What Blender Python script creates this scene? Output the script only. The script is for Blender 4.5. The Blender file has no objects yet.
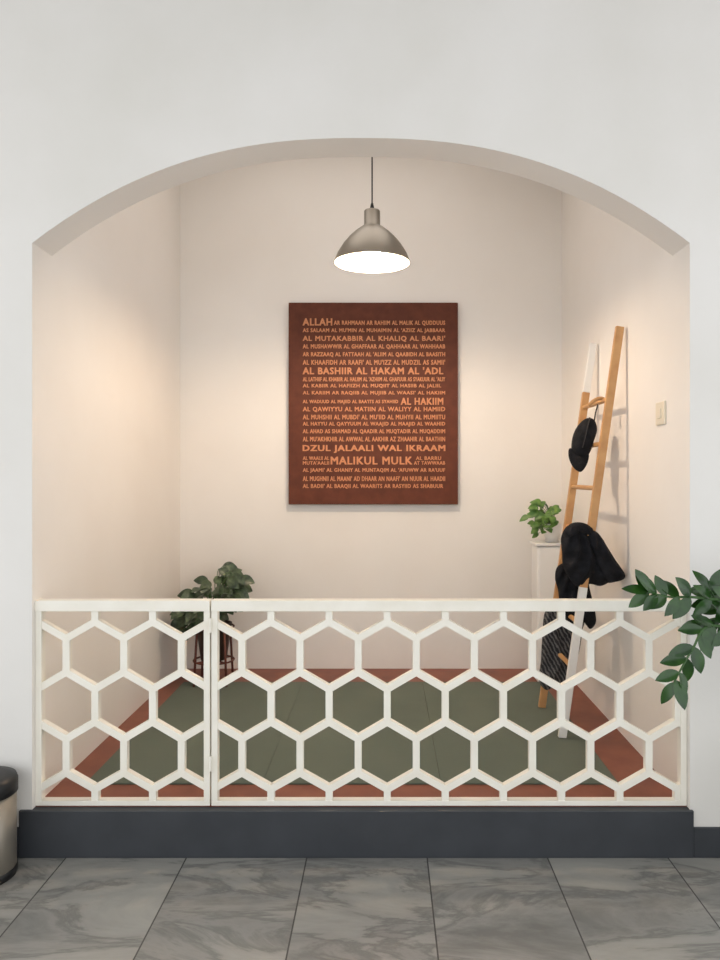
import bpy, bmesh, math, random
from mathutils import Vector, Matrix
random.seed(7)
scene=bpy.context.scene
scene.view_settings.view_transform='Standard'
scene.view_settings.look='None'
coll=scene.collection

# ------------------------------------------------------------ materials
def srgb(r,g,b):
    f=lambda c:(c/255/12.92) if c/255<=0.04045 else ((c/255+0.055)/1.055)**2.4
    return (f(r),f(g),f(b),1)
def mat(name,col,rough=0.5,metal=0.0,noise=None,nscale=5,bump=0,bscale=40,emit=None,estr=0,spec=0.5,coat=0):
    m=bpy.data.materials.new(name); m.use_nodes=True
    nt=m.node_tree; b=nt.nodes['Principled BSDF']
    b.inputs['Base Color'].default_value=col
    b.inputs['Roughness'].default_value=rough
    b.inputs['Metallic'].default_value=metal
    b.inputs['Specular IOR Level'].default_value=spec
    b.inputs['Coat Weight'].default_value=coat
    tc=nt.nodes.new('ShaderNodeTexCoord')
    if noise:
        n=nt.nodes.new('ShaderNodeTexNoise'); n.inputs['Scale'].default_value=nscale; n.inputs['Detail'].default_value=6
        nt.links.new(tc.outputs['Object'],n.inputs['Vector'])
        r=nt.nodes.new('ShaderNodeValToRGB')
        r.color_ramp.elements[0].position=0.35; r.color_ramp.elements[1].position=0.68
        r.color_ramp.elements[0].color=col; r.color_ramp.elements[1].color=noise
        nt.links.new(n.outputs['Fac'],r.inputs['Fac']); nt.links.new(r.outputs['Color'],b.inputs['Base Color'])
    if bump:
        n=nt.nodes.new('ShaderNodeTexNoise'); n.inputs['Scale'].default_value=bscale; n.inputs['Detail'].default_value=4
        nt.links.new(tc.outputs['Object'],n.inputs['Vector'])
        bp=nt.nodes.new('ShaderNodeBump'); bp.inputs['Strength'].default_value=bump; bp.inputs['Distance'].default_value=0.01
        nt.links.new(n.outputs['Fac'],bp.inputs['Height']); nt.links.new(bp.outputs['Normal'],b.inputs['Normal'])
    if emit:
        b.inputs['Emission Color'].default_value=emit; b.inputs['Emission Strength'].default_value=estr
    return m
M={}
M['wall']=mat('wall_paint',srgb(234,231,227),0.75,noise=srgb(226,223,217),nscale=1.3,bump=0.22,bscale=8)
M['niche']=mat('niche_paint',srgb(240,235,229),0.7,noise=srgb(235,229,222),nscale=1.2,bump=0.18,bscale=7)
M['ceil']=mat('ceiling_paint',srgb(168,165,160),0.8)
M['slate']=mat('slate_paint',srgb(50,53,58),0.45,noise=srgb(57,60,65),nscale=6)
M['terra']=mat('terracotta_floor',srgb(120,68,50),0.5,noise=srgb(138,82,62),nscale=6)
M['cream']=mat('cream_paint',srgb(244,240,229),0.45,noise=srgb(238,233,220),nscale=8,bump=0.05,bscale=60)
M['white']=mat('white_paint',srgb(235,233,228),0.4)
M['board']=mat('mahogany_board',srgb(84,40,23),0.6,noise=srgb(98,49,30),nscale=14,bump=0.1,bscale=120,spec=0.3)
M['letters']=mat('copper_letters',srgb(204,138,96),0.55,spec=0.3)
M['alu']=mat('brushed_metal',srgb(150,143,132),0.42,0.65,bump=0.05,bscale=90)
M['shade_in']=mat('shade_inner_white',srgb(245,240,230),0.5)
M['bulb']=mat('bulb_glow',(1,1,1,1),0.3,emit=(1,0.78,0.57,1),estr=580)
M['black']=mat('black_plastic',srgb(24,24,26),0.5)
M['fabric']=mat('black_fabric',srgb(17,18,21),0.9,noise=srgb(30,31,36),nscale=20,bump=0.4,bscale=90,spec=0.25)
M['wood']=mat('pale_wood',srgb(202,156,104),0.5,noise=srgb(186,136,86),nscale=12)
M['steel']=mat('steel',srgb(158,151,140),0.4,0.7)
M['ceramic']=mat('white_ceramic',srgb(236,234,230),0.3)
M['darkpot']=mat('dark_pot',srgb(60,42,34),0.5)
M['redmetal']=mat('rust_metal',srgb(96,48,36),0.5)
M['soil']=mat('soil',srgb(48,36,28),0.95,bump=0.5,bscale=80)
M['leaf_dark']=mat('leaf_variegated',srgb(26,44,26),0.4,noise=srgb(84,102,72),nscale=30)
M['leaf_bright']=mat('leaf_bright',srgb(58,102,36),0.4,noise=srgb(108,144,68),nscale=25)
M['leaf_zz']=mat('leaf_glossy',srgb(22,56,16),0.25,noise=srgb(46,86,26),nscale=14,coat=0.05)
M['stem']=mat('stem_green',srgb(58,92,44),0.5)
M['switch']=mat('switch_plastic',srgb(230,220,200),0.4)

def pattern_mat():
    m=mat('patterned_cloth',srgb(60,60,62),0.9)
    nt=m.node_tree; b=nt.nodes['Principled BSDF']; L=nt.links.new
    tc=nt.nodes.new('ShaderNodeTexCoord'); v=nt.nodes.new('ShaderNodeTexWave'); v.inputs['Scale'].default_value=16; v.inputs['Distortion'].default_value=3.5
    v.inputs['Detail'].default_value=3; v.inputs['Detail Scale'].default_value=3
    mp=nt.nodes.new('ShaderNodeMapping'); mp.inputs['Rotation'].default_value=(0,0.5,0)
    r=nt.nodes.new('ShaderNodeValToRGB'); r.color_ramp.elements[0].color=srgb(34,35,39); r.color_ramp.elements[1].color=srgb(100,98,97)
    r.color_ramp.elements[0].position=0.4; r.color_ramp.elements[1].position=0.95
    L(tc.outputs['Object'],mp.inputs[0]); L(mp.outputs[0],v.inputs['Vector']); L(v.outputs['Fac'],r.inputs['Fac']); L(r.outputs['Color'],b.inputs['Base Color'])
    return m
M['pattern']=pattern_mat()
def carpet_mat():
    m=mat('sage_carpet',srgb(106,112,92),0.95,bump=0.5,bscale=260)
    nt=m.node_tree; b=nt.nodes['Principled BSDF']
    tc=nt.nodes.new('ShaderNodeTexCoord'); n=nt.nodes.new('ShaderNodeTexNoise'); n.inputs['Scale'].default_value=3; n.inputs['Detail'].default_value=8
    r=nt.nodes.new('ShaderNodeValToRGB'); r.color_ramp.elements[0].color=srgb(86,96,85); r.color_ramp.elements[1].color=srgb(106,115,102)
    nt.links.new(tc.outputs['Object'],n.inputs['Vector']); nt.links.new(n.outputs['Fac'],r.inputs['Fac']); nt.links.new(r.outputs['Color'],b.inputs['Base Color'])
    return m
M['carpet']=carpet_mat()
def marble_mat():
    m=bpy.data.materials.new('marble_tiles'); m.use_nodes=True
    nt=m.node_tree; b=nt.nodes['Principled BSDF']; L=nt.links.new
    tc=nt.nodes.new('ShaderNodeTexCoord')
    sep=nt.nodes.new('ShaderNodeSeparateXYZ'); L(tc.outputs['Object'],sep.inputs[0])
    def math_(op,a,bb=None,c=None):
        n=nt.nodes.new('ShaderNodeMath'); n.operation=op
        for i,v in enumerate((a,bb,c)):
            if v is None: continue
            if isinstance(v,(int,float)): n.inputs[i].default_value=v
            else: L(v,n.inputs[i])
        return n.outputs[0]
    ux=math_('DIVIDE',math_('ADD',sep.outputs[0],0.325+5),0.5)
    uy=math_('DIVIDE',math_('ADD',sep.outputs[1],0.0+10),1.0)
    fx=math_('FRACT',ux); fy=math_('FRACT',uy)
    dx=math_('MULTIPLY',math_('MINIMUM',fx,math_('SUBTRACT',1,fx)),0.5)
    dy=math_('MINIMUM',fy,math_('SUBTRACT',1,fy))
    d=math_('MINIMUM',dx,dy)
    joint=math_('LESS_THAN',d,0.0028)
    cx=math_('FLOOR',ux); cy=math_('FLOOR',uy)
    comb=nt.nodes.new('ShaderNodeCombineXYZ'); L(math_('MULTIPLY',cx,3.7),comb.inputs[0]); L(math_('MULTIPLY',cy,5.3),comb.inputs[1]); L(math_('MULTIPLY',cx,1.9),comb.inputs[2])
    add=nt.nodes.new('ShaderNodeVectorMath'); add.operation='ADD'; L(tc.outputs['Object'],add.inputs[0]); L(comb.outputs[0],add.inputs[1])
    mp=nt.nodes.new('ShaderNodeMapping'); mp.inputs['Rotation'].default_value=(0,0,0.75); mp.inputs['Scale'].default_value=(0.8,2.6,1)
    L(add.outputs[0],mp.inputs[0])
    n1=nt.nodes.new('ShaderNodeTexNoise'); n1.inputs['Scale'].default_value=1.6; n1.inputs['Detail'].default_value=12; n1.inputs['Distortion'].default_value=0.6; n1.inputs['Roughness'].default_value=0.64
    L(mp.outputs[0],n1.inputs['Vector'])
    r=nt.nodes.new('ShaderNodeValToRGB'); e=r.color_ramp.elements
    e[0].position=0.3; e[0].color=srgb(112,112,109); e[1].position=0.66; e[1].color=srgb(160,159,153)
    x=e.new(0.44); x.color=srgb(142,141,137)
    x=e.new(0.49); x.color=srgb(118,118,115)
    x=e.new(0.53); x.color=srgb(148,147,142)
    L(n1.outputs['Fac'],r.inputs['Fac'])
    mx=nt.nodes.new('ShaderNodeMix'); mx.data_type='RGBA'
    L(joint,mx.inputs[0]); L(r.outputs['Color'],mx.inputs[6]); mx.inputs[7].default_value=srgb(74,74,71)
    L(mx.outputs[2],b.inputs['Base Color'])
    b.inputs['Roughness'].default_value=0.25
    return m
M['marble']=marble_mat()

# ------------------------------------------------------------ helpers
def obj(name,bm,m,parent=None,smooth=False):
    me=bpy.data.meshes.new(name); bmesh.ops.recalc_face_normals(bm,faces=bm.faces[:]); bm.to_mesh(me); bm.free()
    me.materials.append(m)
    if smooth:
        for p in me.polygons: p.use_smooth=True
    o=bpy.data.objects.new(name,me); coll.objects.link(o)
    if parent: o.parent=parent
    return o
def empty(name):
    o=bpy.data.objects.new(name,None); coll.objects.link(o); o.empty_display_size=0.1; return o
def abox(bm,x0,x1,y0,y1,z0,z1):
    vs=[bm.verts.new((x,y,z)) for x in (x0,x1) for y in (y0,y1) for z in (z0,z1)]
    for f in ((0,1,3,2),(4,6,7,5),(0,4,5,1),(2,3,7,6),(0,2,6,4),(1,5,7,3)):
        bm.faces.new([vs[i] for i in f])
def bevel(o,w,seg=2):
    b=o.modifiers.new('bevel','BEVEL'); b.width=w; b.segments=seg; b.limit_method='ANGLE'
def box(name,x0,x1,y0,y1,z0,z1,m,parent=None,bev=0):
    bm=bmesh.new(); abox(bm,x0,x1,y0,y1,z0,z1); o=obj(name,bm,m,parent)
    if bev: bevel(o,bev)
    return o
def beam(bm,p,q,w,d,up=Vector((0,1,0))):
    p=Vector(p);q=Vector(q); a=(q-p).normalized(); s=a.cross(up).normalized(); u=s.cross(a).normalized()
    vs=[]
    for c in (p,q):
        for i,j in ((-1,-1),(1,-1),(1,1),(-1,1)):
            vs.append(bm.verts.new(c+s*(i*w/2)+u*(j*d/2)))
    bm.faces.new(vs[0:4]); bm.faces.new(vs[7:3:-1])
    for i in range(4):
        j=(i+1)%4; bm.faces.new([vs[i],vs[j],vs[j+4],vs[i+4]])
def lathe(bm,prof,cx,cy,n=48,closed=False):
    rings=[]
    for r,z in prof:
        if r<1e-5: rings.append([bm.verts.new((cx,cy,z))])
        else: rings.append([bm.verts.new((cx+r*math.cos(2*math.pi*i/n),cy+r*math.sin(2*math.pi*i/n),z)) for i in range(n)])
    for a,b in zip(rings,rings[1:]):
        for i in range(n):
            j=(i+1)%n
            if len(a)==1 and len(b)==1: continue
            if len(a)==1: bm.faces.new([a[0],b[i],b[j]])
            elif len(b)==1: bm.faces.new([a[i],a[j],b[0]])
            else: bm.faces.new([a[i],a[j],b[j],b[i]])
def tube(bm,pts,r0,r1=None,n=8):
    r1=r0 if r1 is None else r1
    pts=[Vector(p) for p in pts]; rings=[]
    for k,p in enumerate(pts):
        t=(pts[min(k+1,len(pts)-1)]-pts[max(k-1,0)]).normalized()
        up=Vector((0,0,1)) if abs(t.z)<0.9 else Vector((0,1,0))
        s=t.cross(up).normalized(); u=s.cross(t)
        r=r0+(r1-r0)*k/(len(pts)-1)
        rings.append([bm.verts.new(p+s*r*math.cos(2*math.pi*i/n)+u*r*math.sin(2*math.pi*i/n)) for i in range(n)])
    for a,b in zip(rings,rings[1:]):
        for i in range(n):
            j=(i+1)%n; bm.faces.new([a[i],a[j],b[j],b[i]])
    bm.faces.new(rings[0][::-1]); bm.faces.new(rings[-1])
def bez(p0,p1,p2,n=10):
    p0,p1,p2=map(Vector,(p0,p1,p2))
    return [p0*(1-t)**2+p1*2*t*(1-t)+p2*t*t for t in [i/n for i in range(n+1)]]
def leaf(bm,base,dirv,nrm,L,W,kind='ellip',curl=0.25,fold=0.18):
    d=Vector(dirv).normalized(); n=Vector(nrm); n=(n-d*n.dot(d)).normalized(); s=d.cross(n)
    N=9; rows=[]
    for i in range(N+1):
        t=i/N
        if kind=='heart': w=W*0.5*(math.sin(math.pi*min(1,(t*0.93+0.07)))**0.6)*(1.25-0.75*t)
        else: w=W*0.5*max(0.0,math.sin(math.pi*t**0.9))**0.8
        if i==N: w=0.0005
        if i==0: w=min(w,W*0.12) if kind!='heart' else W*0.3
        c=Vector(base)+d*(L*t)-n*(curl*L*t*t)
        rows.append([bm.verts.new(c+s*(w*k)+n*(abs(k)*w*fold)) for k in (-1,-0.5,0,0.5,1)])
    for a,b in zip(rows,rows[1:]):
        for k in range(4): bm.faces.new([a[k],a[k+1],b[k+1],b[k]])

CZ=1.59; CY=-3.125; F=750
XL,XR=-1.47,1.27; YB=2.26; T=0.186; ZP=0.2; ZT=4.15

# ------------------------------------------------------------ shell
bm=bmesh.new()
N=80; cx=(XL+XR)/2; hw=(XR-XL)/2
def az(x): return 2.994-0.437*abs((x-cx)/hw)**2.4
abox(bm,-4.5,XL,0,T,0,ZT); abox(bm,XR,4.5,0,T,0,ZT)
bm.faces.ensure_lookup_table()
for f in bm.faces:
    c=f.calc_center_median()
    if abs(c.x-XL)<1e-4 or abs(c.x-XR)<1e-4: f.material_index=1
fr=[];bk=[];ft=[];bt=[]
for i in range(N+1):
    x=XL+(XR-XL)*i/N
    fr.append(bm.verts.new((x,0,az(x)))); bk.append(bm.verts.new((x,T,az(x))))
    ft.append(bm.verts.new((x,0,ZT))); bt.append(bm.verts.new((x,T,ZT)))
for i in range(N):
    bm.faces.new([fr[i],fr[i+1],ft[i+1],ft[i]]); bm.faces.new([bk[i+1],bk[i],bt[i],bt[i+1]]).material_index=1
    bm.faces.new([fr[i+1],fr[i],bk[i],bk[i+1]]).material_index=1; bm.faces.new([ft[i],ft[i+1],bt[i+1],bt[i]])
wf=obj('wall_front',bm,M['wall']); wf.data.materials.append(M['niche'])
box('wall_back',XL-0.15,XR+0.15,YB,YB+0.15,0,ZT,M['niche'])
box('wall_left',XL-0.15,XL,T,YB,0,ZT,M['niche'])
box('wall_right',XR,XR+0.15,T,YB,0,ZT,M['niche'])
bm=bmesh.new(); abox(bm,XL-0.15,XR+0.15,0,YB+0.15,ZT,ZT+0.1); abox(bm,-4.5,4.5,-3.8,0,3.70,3.80)
obj('ceiling',bm,M['ceil'])
box('floor',-4.5,4.5,-4.5,0.0,-0.1,0,M['marble'])
bm=bmesh.new(); abox(bm,XL,XR,0.03,YB,0,ZP)
obj('platform_floor',bm,M['terra'])
box('trim_1',-1.52,1.282,-0.014,0.03,0,0.196,M['slate'],bev=0.003)
box('baseboard_left',-4.5,-1.521,-0.012,0,0,0.125,M['slate'],bev=0.002)
box('baseboard_right',1.283,4.5,-0.012,0,0,0.125,M['slate'],bev=0.002)
cp=empty('prayer_carpet')
xs=[-1.345,-0.55,0.25,1.05]
for i in range(3):
    box('carpet_strip_%d'%(i+1),xs[i]+0.0005,xs[i+1]-0.0005,0.24,1.89,ZP,ZP+0.008,M['carpet'],cp,0.002)

# ------------------------------------------------------------ fence
S0=238.5
def pz(py): return CZ-(py-475)/S0
def pxx(px): return (px-385)/S0
def fence(name,x0,x1,xa,p):
    e=empty(name)
    yc=0.045; w=0.029
    st=0.026
    fr=bmesh.new()
    abox(fr,x0,x1,yc-0.026,yc+0.026,pz(611.5),pz(600.5))
    abox(fr,x0,x1,yc-0.02,yc+0.02,ZP,pz(801.5))
    abox(fr,x0,x0+st,yc-0.02,yc+0.02,pz(801.5),pz(611.5))
    abox(fr,x1-st,x1,yc-0.02,yc+0.02,pz(801.5),pz(611.5))
    o=obj('frame',fr,M['cream'],e); bevel(o,0.002)
    z=[pz(v) for v in (611,622.5,639,673,690,723,740,774,790.5,802)]
    segs=[]
    for k in range(-1,12):
        a=xa+k*p; m=a+p/2
        segs+=[((a,z[0]),(a,z[1])),((a,z[1]),(m,z[2])),((m,z[2]),(a+p,z[1])),((m,z[2]),(m,z[3])),
               ((m,z[3]),(a,z[4])),((m,z[3]),(a+p,z[4])),((a,z[4]),(a,z[5])),((a,z[5]),(m,z[6])),((m,z[6]),(a+p,z[5])),
               ((m,z[6]),(m,z[7])),((m,z[7]),(a,z[8])),((m,z[7]),(a+p,z[8])),((a,z[8]),(a,z[9]))]
    bm=bmesh.new(); lo=x0+st*0.5; hi=x1-st*0.5
    for (ax,az_),(bx,bz) in segs:
        if ax>bx: ax,az_,bx,bz=bx,bz,ax,az_
        if abs(ax-bx)<1e-6:
            if ax<x0+st or ax>x1-st: continue
            beam(bm,(ax,yc,az_),(bx,yc,bz),w,0.0305)
        else:
            if bx<=lo or ax>=hi: continue
            if ax<lo: t=(lo-ax)/(bx-ax); ax,az_=lo,az_+(bz-az_)*t
            if bx>hi: t=(hi-ax)/(bx-ax); bx,bz=hi,az_+(bz-az_)*t
            v=Vector((bx-ax,0,bz-az_)).normalized()*0.008
            beam(bm,(ax-v.x,yc,az_-v.z),(bx+v.x,yc,bz+v.z),w,0.0325 if bz>az_ else 0.0315)
    obj('hexagon_lattice',bm,M['cream'],e)
    return e
g=fence('hexagon_gate',pxx(34.5),pxx(209.5),pxx(36.0),57.8/S0)
fence('hexagon_railing',pxx(211),pxx(687.5),pxx(212),58.4/S0)
bm=bmesh.new()
for zz in (0.35,0.93):
    lathe(bm,[(0,zz),(0.007,zz),(0.007,zz+0.06),(0,zz+0.06)],pxx(210.2),0.018,12)
obj('hinges',bm,M['cream'],g)

# ------------------------------------------------------------ calligraphy board
bd=empty('names_board')
SB=140.6; yb=2.21
bx=lambda px:(px-385)/SB
bz=lambda py:CZ-(py-475)/SB
box('board_panel',bx(288.5),bx(458),yb,YB-0.003,bz(504.5),bz(302.5),M['board'],bd,0.004)
tm=bmesh.new()
def put(text,x0,x1,py,h,bold):
    cu=bpy.data.curves.new('t','FONT'); cu.body=text; cu.size=1; cu.resolution_u=2; cu.space_character=1.12; cu.space_word=1.1
    o=bpy.data.objects.new('t',cu); coll.objects.link(o)
    dg=bpy.context.evaluated_depsgraph_get()
    me=bpy.data.meshes.new_from_object(o.evaluated_get(dg)); bpy.data.objects.remove(o)
    xsv=[v.co.x for v in me.vertices]; ysv=[v.co.y for v in me.vertices]
    a,b,c,d=min(xsv),max(xsv),min(ysv),max(ysv)
    X0,X1=bx(x0),bx(x1); Z0,Z1=bz(py+h/2),bz(py-h/2)
    for k,(ox,oz) in enumerate(((-1,-.6),(1,-.6),(-1,.6),(1,.6),(0,0))):
        t=bmesh.new(); t.from_mesh(me)
        for v in t.verts:
            v.co=Vector((X0+(v.co.x-a)/(b-a)*(X1-X0)+ox*bold*(Z1-Z0),yb+0.001,Z0+(v.co.y-c)/(d-c)*(Z1-Z0)+oz*bold*(Z1-Z0)))
        r=bmesh.ops.extrude_face_region(t,geom=t.faces[:])
        for v in [q for q in r['geom'] if isinstance(q,bmesh.types.BMVert)]: v.co.y=yb-0.0055-0.0002*k
        mm=bpy.data.meshes.new('x'); t.to_mesh(mm); t.free(); tm.from_mesh(mm); bpy.data.meshes.remove(mm)
    bpy.data.meshes.remove(me)
rows=[
 (322,6.8,[("ALLAH",303,332)]),(323.2,4.8,[("AR RAHMAAN AR RAHIIM AL MALIK AL QUDDUUS",334,445)]),
 (330.8,4.8,[("AS SALAAM AL MU'MIN AL MUHAIMIN AL 'AZIIZ AL JABBAAR",303,445)]),
 (338.8,5.8,[("AL MUTAKABBIR AL KHALIQ AL BAARI'",303,445)]),
 (346.8,4.8,[("AL MUSHAWWIR AL GHAFFAAR AL QAHHAAR AL WAHHAAB",303,445)]),
 (354.6,4.8,[("AR RAZZAAQ AL FATTAAH AL 'ALIIM AL QAABIDH AL BAASITH",303,445)]),
 (362.3,4.8,[("AL KHAAFIDH AR RAAFI' AL MU'IZZ AL MUDZIL AS SAMII'",303,445)]),
 (370.8,6.8,[("AL BASHIIR AL HAKAM AL 'ADL",303,443)]),
 (379.2,4.2,[("AL LATHIIF AL KHABIIR AL HALIIM AL 'AZHIIM AL GHAFUUR AS SYAKUUR AL 'ALIY",303,445)]),
 (386.2,4.4,[("AL KABIIR AL HAFIIZH AL MUQIIT AL HASIIB AL JALIIL",303,441)]),
 (393.2,4.4,[("AL KARIIM AR RAQIIB AL MUJIIB AL WAASI' AL HAKIIM",303,445)]),
 (402,4.4,[("AL WADUUD AL MAJIID AL BAA'ITS AS SYAHIID",303,398)]),(401.3,6.6,[("AL HAKIIM",401,443)]),
 (409.5,5.1,[("AL QAWIYYU AL MATIIN AL WALIYY AL HAMIID",303,445)]),
 (417,4.7,[("AL MUHSHII AL MUBDI' AL MU'IID AL MUHYII AL MUMIITU",303,445)]),
 (424.3,4.7,[("AL HAYYU AL QAYYUUM AL WAAJID AL MAAJID AL WAAHID",303,445)]),
 (431.6,4.7,[("AL AHAD AS SHAMAD AL QAADIR AL MUQTADIR AL MUQADDIM",303,445)]),
 (439,4.7,[("AL MU'AKHKHIR AL AWWAL AL AAKHIR AZ ZHAAHIR AL BAATHIN",303,445)]),
 (449,7.6,[("DZUL JALAALI WAL IKRAAM",303,445)]),
 (458.2,3.5,[("AL WAALII AL",303,329)]),(462.9,3.5,[("MUTA'AALII",303,329)]),
 (460.6,7.6,[("MALIKUL MULK",331,412)]),
 (458.2,3.5,[("AL BARRU",416,441)]),(462.9,3.5,[("AT TAWWAAB",414,445)]),
 (470.5,4.8,[("AL JAAMI' AL GHANIY AL MUNTAQIM AL 'AFUWW AR RA'UUF",303,445)]),
 (478.6,4.8,[("AL MUGHNII AL MAANI' AD DHAAR AN NAAFI' AN NUUR AL HAADII",303,445)]),
 (486.3,4.8,[("AL BADII' AL BAAQII AL WAARITS AR RASYIID AS SHABUUR",303,443)]),
]
for y,h,ss in rows:
    for s,a,b in ss: put(s,a,b,y,h,0.045 if h>6 else 0.035)
obj('raised_lettering',tm,M['letters'],bd)

# ------------------------------------------------------------ pendant lamp
pl=empty('pendant_lamp'); lx,ly=-0.071,1.0
rz=2.755
outer=[(0.040,rz+0.290),(0.044,rz+0.285),(0.044,rz+0.205),(0.060,rz+0.197),(0.095,rz+0.170),(0.125,rz+0.142),(0.160,rz+0.100),(0.190,rz+0.052),(0.206,rz+0.012),(0.209,rz)]
bm=bmesh.new(); lathe(bm,[(0,rz+0.292)]+outer+[(0.206,rz),(0.203,rz+0.010)],lx,ly,64); obj('shade',bm,M['alu'],pl,True)
inner=[(0.205,rz+0.002),(0.203,rz+0.012),(0.187,rz+0.050),(0.157,rz+0.097),(0.122,rz+0.138),(0.092,rz+0.166),(0.05,rz+0.19),(0,rz+0.192)]
bm=bmesh.new(); lathe(bm,inner,lx,ly,64); obj('shade_lining',bm,M['shade_in'],pl,True)
bm=bmesh.new(); lathe(bm,[(0,rz+0.19),(0.022,rz+0.19),(0.022,rz+0.115),(0,rz+0.115)],lx,ly,24); obj('socket',bm,M['white'],pl)
bm=bmesh.new(); bmesh.ops.create_uvsphere(bm,u_segments=20,v_segments=12,radius=0.05,matrix=Matrix.Translation((lx,ly,rz+0.070))); obj('bulb',bm,M['bulb'],pl,True)
bm=bmesh.new(); tube(bm,[(lx,ly,rz+0.285),(lx,ly,rz+0.33)],0.016,0.006,12); tube(bm,[(lx,ly,rz+0.32),(lx,ly,ZT-0.03)],0.004,n=8)
lathe(bm,[(0,ZT-0.04),(0.03,ZT-0.04),(0.05,ZT-0.001),(0,ZT-0.001)],lx,ly,24); obj('cord',bm,M['black'],pl)

# ------------------------------------------------------------ ladder
ld=empty('wooden_ladder')
bX,tX,zT=0.93,1.235,2.37; ZF=ZP+0.0095
def rail_x(z): return bX+(tX-bX)*(z-ZP)/(zT-ZP)
def railseg(name,y,za,zb,m):
    bm=bmesh.new(); beam(bm,(rail_x(za),y,za),(rail_x(zb),y,zb),0.042,0.028); 
    for v in bm.verts: v.co.z=max(v.co.z,ZF)
    o=obj(name,bm,m,ld); bevel(o,0.003)
yf,yr=0.82,1.33
railseg('front_rail',yf,1.0,zT,M['wood']); railseg('front_rail_dipped_end',yf,ZF,1.0,M['white'])
railseg('rear_rail',yr,ZF,2.08,M['wood']); railseg('rear_rail_painted_end',yr,2.08,zT,M['white'])
bm=bmesh.new(); rz_=[1.99,1.755,1.52,1.285,1.05,0.815,0.58]
for z in rz_:
    tube(bm,[(rail_x(z),yf-0.012,z),(rail_x(z),yr+0.012,z)],0.013,n=12)
obj('rungs',bm,M['wood'],ld)

# ------------------------------------------------------------ soft goods
def puffy(name,pts,y,th,m,dist,hang=None,seed=0,wr=0.012,k=11,parent=None,slope=0.0):
    """cloth lump following an outline; folds fan out from the hanging point"""
    s=F/(dist)
    toW=lambda p:Vector(((p[0]-385)/s,0,CZ-(p[1]-475)/s))
    P=[toW(p) for p in pts]
    n=len(P); out=[]
    for i in range(n):
        a,b,c,d=P[i-1],P[i],P[(i+1)%n],P[(i+2)%n]
        for kk in range(6):
            t=kk/6
            out.append(0.5*((2*b)+(c-a)*t+(2*a-5*b+4*c-d)*t*t+(3*b-a-3*c+d)*t**3))
    C=sum(out,Vector())/len(out)
    H=toW(hang) if hang else C+Vector((0,0,0.3))
    bm=bmesh.new(); R=22
    def ring(f,side):
        vs=[]
        for p in out:
            q=C+(p-C)*f
            dx,dz=q.x-H.x,max(0.02,H.z-q.z+0.05); dist_=math.hypot(dx,dz); an=math.atan2(dx,dz)
            ph=an*k+seed+1.2*math.sin(dist_*14+seed)
            fo=(1-abs(math.sin(ph)))*2-1
            w=wr*fo*min(1,dist_/0.12)+wr*0.35*math.sin(q.z*70+q.x*25+seed*3)
            e=math.sqrt(max(0,1-f**3))
            vs.append(bm.verts.new((q.x,y+side*(th*0.5*e)-w*e*(1 if side<0 else -0.6)+slope*(q.z-C.z),q.z)))
        return vs
    front=[ring(f/R,-1) for f in range(1,R)]; edge=ring(1.0,0); back=[ring(f/R,1) for f in range(R-1,0,-1)]
    seq=front+[edge]+back; K=len(out)
    for a,b in zip(seq,seq[1:]):
        for i in range(K):
            j=(i+1)%K; bm.faces.new([a[i],a[j],b[j],b[i]])
    bm.faces.new(seq[0]); bm.faces.new(seq[-1])
    return obj(name,bm,m,parent,True)
cap=empty('black_cap')
puffy('crown',[(588,418),(594,420),(596.5,430),(593,442),(588,455),(581,459),(573,455),(572,443),(575,431),(581,422)],1.02,0.13,M['fabric'],4.145,(590,416),1,0.003,6,cap)
puffy('visor',[(571,448),(579,451),(589,453),(588,461),(583,469),(578,472),(572,467),(569,457)],0.985,0.018,M['fabric'],4.11,(580,440),2,0.001,4,cap,slope=0.5)
bm=bmesh.new(); tube(bm,[(1.155,1.02,1.88),(1.165,1.02,1.94),(1.178,1.02,1.985),(1.19,1.02,2.006),(1.20,1.02,2.0)],0.004,n=6)
tube(bm,[(1.12,0.975,1.905),(1.10,0.955,1.84),(1.075,0.955,1.74)],0.003,n=6); obj('strap',bm,M['black'],cap)
hk=empty('wooden_clothes_hanger')
bm=bmesh.new(); tube(bm,bez((1.10,0.93,1.965),(1.17,0.93,2.04),(1.205,0.93,1.975),10),0.010,n=8); obj('hanger_arm',bm,M['wood'],hk,True)
jk=empty('black_jacket')
puffy('torso',[(566,527),(574,524),(583,526),(592,528),(599,538),(604,552),(608,567),(610,580),(601,586),(590,584),(578,587),(569,578),(563,566),(562,552),(561,538)],0.85,0.13,M['fabric'],3.975,(578,522),2,0.016,10,jk)
puffy('sleeve',[(590,530),(598,533),(606,545),(614,558),(624,573),(624,579),(615,582),(606,582),(599,570),(592,552),(588,540)],0.81,0.09,M['fabric'],3.935,(592,526),5,0.011,9,jk)
puffy('collar',[(565,530),(572,523),(584,523),(593,529),(590,535),(578,533),(568,537)],0.815,0.07,M['fabric'],3.94,(578,515),7,0.006,14,jk)
puffy('black_shawl',[(558,566),(572,562),(586,575),(590,590),(594,606),(596,622),(590,629),(583,622),(575,629),(567,618),(560,603),(558,590),(555,578)],1.0,0.10,M['fabric'],4.125,(568,556),4,0.014,12)
puffy('patterned_sarong',[(545,612),(556,607),(568,610),(584,616),(582,632),(580,648),(576,664),(573,682),(565,690),(556,686),(546,690),(539,680),(541,660),(542,640)],1.12,0.08,M['pattern'],4.245,(562,590),5,0.014,16)

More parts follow.
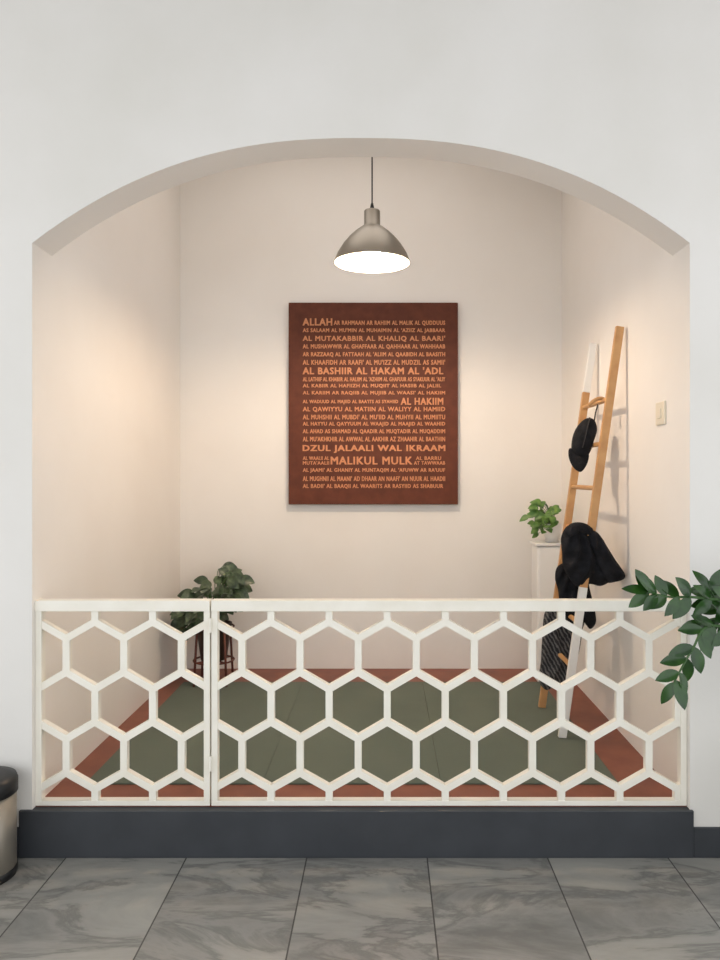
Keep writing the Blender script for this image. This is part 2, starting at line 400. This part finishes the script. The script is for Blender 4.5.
# ------------------------------------------------------------ pedestal and pothos
pd=empty('white_pedestal')
box('column',1.015,1.225,1.88,2.09,ZP,1.115,M['ceramic'],pd,0.02)
box('cap_slab',1.005,1.235,1.87,2.10,1.115,1.135,M['ceramic'],pd,0.006)
po=empty('potted_pothos'); qx,qy,qz=1.135,1.97,1.1355
bm=bmesh.new(); lathe(bm,[(0,qz),(0.045,qz),(0.062,qz+0.12),(0.064,qz+0.125),(0.056,qz+0.125),(0.052,qz+0.105),(0,qz+0.105)],qx,qy,32); obj('pot',bm,M['ceramic'],po,True)
bl=bmesh.new(); bs=bmesh.new()
for i in range(66):
    a=random.uniform(0,2*math.pi); r=random.uniform(0.02,0.12)
    ex=qx-0.04+r*math.cos(a)*0.9; ey=qy-0.02+r*math.sin(a)*0.8; ez=qz+0.14+random.uniform(-0.04,0.15)*(1-r*2.5)
    if i%3==0: ex-=0.03; ez-=0.05
    ex=min(ex,1.19)
    b0=(qx,qy,qz+0.10); tip=(ex,ey,ez)
    tube(bs,bez(b0,((qx+ex)/2,(qy+ey)/2,ez+0.03),tip,5),0.0025,0.0015,5)
    d=Vector((math.cos(a)*0.9-0.15,math.sin(a)*0.6-0.3,random.uniform(-0.7,0.35)))
    if ex>1.14: d.x=-abs(d.x)
    leaf(bl,tip,d,(random.uniform(-.3,.3),-0.8,0.6),random.uniform(0.05,0.07),random.uniform(0.04,0.055),'heart')
obj('leaves',bl,M['leaf_bright'],po,True); obj('stems',bs,M['stem'],po,True)

# ------------------------------------------------------------ left niche plant on stand
pp=empty('potted_foliage_plant'); ax_,ay=-1.14,1.87
bm=bmesh.new()
for i in range(4):
    a=math.pi/4+i*math.pi/2
    tube(bm,[(ax_+0.15*math.cos(a),ay+0.15*math.sin(a),ZP+0.004),(ax_+0.125*math.cos(a),ay+0.125*math.sin(a),0.60)],0.008,n=8)
for zz in (0.36,0.58):
    pts=[(ax_+0.132*math.cos(t*math.pi/12),ay+0.132*math.sin(t*math.pi/12),zz) for t in range(25)]
    tube(bm,pts,0.006,n=6)
tube(bm,[(ax_-0.09,ay-0.09,0.36),(ax_+0.09,ay+0.09,0.36)],0.006,n=6); tube(bm,[(ax_+0.09,ay-0.09,0.36),(ax_-0.09,ay+0.09,0.36)],0.006,n=6)
for v in bm.verts: v.co.z=max(v.co.z,ZP+0.0085)
obj('plant_stand',bm,M['redmetal'],pp,True)
bm=bmesh.new(); lathe(bm,[(0,0.367),(0.085,0.367),(0.118,0.60),(0.121,0.605),(0.108,0.605),(0.104,0.585),(0,0.585)],ax_,ay,40); obj('pot',bm,M['darkpot'],pp,True)
bm=bmesh.new(); lathe(bm,[(0,0.587),(0.103,0.587)],ax_,ay,24); obj('soil',bm,M['soil'],pp)
bl=bmesh.new(); bs=bmesh.new()
for i in range(130):
    a=random.uniform(0,2*math.pi); r=0.21*math.sqrt(random.random())
    ex=ax_-0.03+r*math.cos(a); ey=ay+0.03+r*math.sin(a)*0.9
    hz=0.60+ (0.38*math.sqrt(max(0,1-(r/0.25)**2)))*random.uniform(0.1,1.0)+0.14*(ex-ax_)/0.2
    ex=max(ex,XL+0.09); ey=min(ey,YB-0.1)
    base=(ax_+0.04*math.cos(a),ay+0.04*math.sin(a),0.59)
    tube(bs,bez(base,(ax_+0.3*(ex-ax_),ay+0.3*(ey-ay),hz*0.98),(ex,ey,hz),6),0.004,0.002,5)
    d=Vector((math.cos(a),math.sin(a)*0.8-0.3,random.uniform(-0.8,0.5)))
    L=random.uniform(0.08,0.115)
    if ex-ax_<-0.18: d.x=max(d.x,-0.3)
    if ey>YB-0.2: d.y=-abs(d.y)
    leaf(bl,(ex,ey,hz),d,(random.uniform(-.5,.5),-1.0,0.6),L,L*0.66,'ellip',0.3)
obj('leaves',bl,M['leaf_dark'],pp,True); obj('stems',bs,M['stem'],pp,True)

# ------------------------------------------------------------ right foreground ZZ plant
zz=empty('zz_plant'); zx,zy=1.62,-0.42
bm=bmesh.new(); lathe(bm,[(0,0.0),(0.13,0.0),(0.17,0.48),(0.175,0.50),(0.155,0.50),(0.15,0.46),(0,0.46)],zx,zy,40); obj('pot',bm,M['ceramic'],zz,True)
bm=bmesh.new(); lathe(bm,[(0,0.463),(0.149,0.463)],zx,zy,24); obj('soil',bm,M['soil'],zz)
bl=bmesh.new(); bs=bmesh.new()
def W(px,py,y):
    s=F/(y-CY); return Vector(((px-385)/s,y,CZ-(py-475)/s))
def spline(P,n=8):
    P=[P[0]]+P+[P[-1]]; out=[]
    for i in range(1,len(P)-2):
        a,b,c,d=P[i-1:i+3]
        for k in range(n):
            t=k/n; out.append(0.5*((2*b)+(c-a)*t+(2*a-5*b+4*c-d)*t*t+(3*b-a-3*c+d)*t**3))
    out.append(P[-2]); return out
base=Vector((zx,zy,0.45))
stems=[([base+Vector((-.04,0,0)),Vector((1.52,-.42,.85)),Vector((1.33,-.42,1.10)),W(700,598,-.42),W(670,597,-.42),W(648,592,-.42)],7,0.48),
 ([base+Vector((-.05,-.03,0)),Vector((1.50,-.46,.80)),Vector((1.32,-.46,1.00)),W(710,626,-.46),W(692,650,-.47),W(674,682,-.48)],9,0.44),
 ([base+Vector((0,.03,0)),Vector((1.56,-.38,.9)),Vector((1.40,-.36,1.10)),W(724,606,-.36),W(710,590,-.36)],7,0.5),
 ([base+Vector((0.02,.0,0)),Vector((1.54,-.40,.9)),Vector((1.38,-.40,1.05)),W(722,618,-.40),W(703,622,-.40)],6,0.5),
 ([base,Vector((1.62,-.44,.9)),Vector((1.58,-.44,1.25))],8,0.35),
 ([base+Vector((.05,0,0)),Vector((1.72,-.42,.8)),Vector((1.86,-.42,1.15))],9,0.35),
 ([base+Vector((.0,-.05,0)),Vector((1.62,-.56,.8)),Vector((1.66,-.72,1.1))],9,0.35)]
for P,nl,st in stems:
    sp=spline(P); tube(bs,sp,0.008,0.003,8)
    for i in range(nl):
        t=st+(1-st)*i/(nl-1); k=min(len(sp)-2,int(t*(len(sp)-1))); p=sp[k]; tg=(sp[k+1]-sp[k]).normalized()
        side=Vector((tg.z,0,-tg.x)).normalized()
        for sg in (1,-1):
            if random.random()<0.06: continue
            d=tg*random.uniform(0.5,0.95)+side*sg*random.uniform(0.5,1.0)+Vector((0,random.uniform(-0.6,0.3),0))
            L=random.uniform(0.08,0.11)
            leaf(bl,p,d,(random.uniform(-.5,.5),-0.9,random.uniform(0.2,0.8)),L,L*0.48,'ellip',0.12)
    leaf(bl,sp[-1],sp[-1]-sp[-2],(0,-0.8,0.6),0.09,0.04)
obj('leaves',bl,M['leaf_zz'],zz,True); obj('stems',bs,M['stem'],zz,True)

# ------------------------------------------------------------ switch
sw=empty('light_switch')
box('switch_plate',XR-0.01,XR,0.26,0.37,1.82,1.925,M['switch'],sw,0.003)
box('rocker',XR-0.015,XR-0.009,0.295,0.335,1.85,1.895,M['switch'],sw,0.002)

# ------------------------------------------------------------ trash bin
tb=empty('trash_bin'); tx,ty=-1.60,-0.15
bm=bmesh.new(); lathe(bm,[(0,0.025),(0.122,0.025),(0.126,0.03),(0.126,0.335),(0,0.335)],tx,ty,48); obj('body',bm,M['steel'],tb,True)
bm=bmesh.new(); lathe(bm,[(0,0.0),(0.128,0.0),(0.129,0.03),(0.126,0.032)],tx,ty,48)
lathe(bm,[(0.126,0.325),(0.131,0.327),(0.131,0.372),(0.125,0.388),(0.09,0.396),(0,0.40)],tx,ty,48); obj('lid_and_base',bm,M['black'],tb,True)
box('pedal',tx-0.03,tx+0.03,ty-0.165,ty-0.12,0.008,0.02,M['black'],tb,0.003)

# ------------------------------------------------------------ lighting
w=bpy.data.worlds.new('world'); scene.world=w; w.use_nodes=True
bg=w.node_tree.nodes['Background']; bg.inputs['Color'].default_value=(0.96,0.98,1.0,1); bg.inputs['Strength'].default_value=1.7
# unseen area light added under the niche ceiling to brighten the upper walls
al=bpy.data.lights.new('niche_fill_light','AREA'); al.shape='RECTANGLE'; al.size=1.8; al.size_y=1.2; al.energy=14; al.color=(1,0.93,0.87)
ao=bpy.data.objects.new('niche_fill_light',al); coll.objects.link(ao); ao.location=(-0.25,1.1,4.12)

# ------------------------------------------------------------ camera
cd=bpy.data.cameras.new('camera'); cam=bpy.data.objects.new('camera',cd); coll.objects.link(cam)
cam.location=(0,CY,CZ); cam.rotation_euler=(math.pi/2,0,0)
cd.sensor_fit='AUTO'; cd.sensor_width=36; cd.lens=F/960*36
cd.shift_x=-25/960; cd.shift_y=-5/960; cd.clip_start=0.05
scene.camera=cam
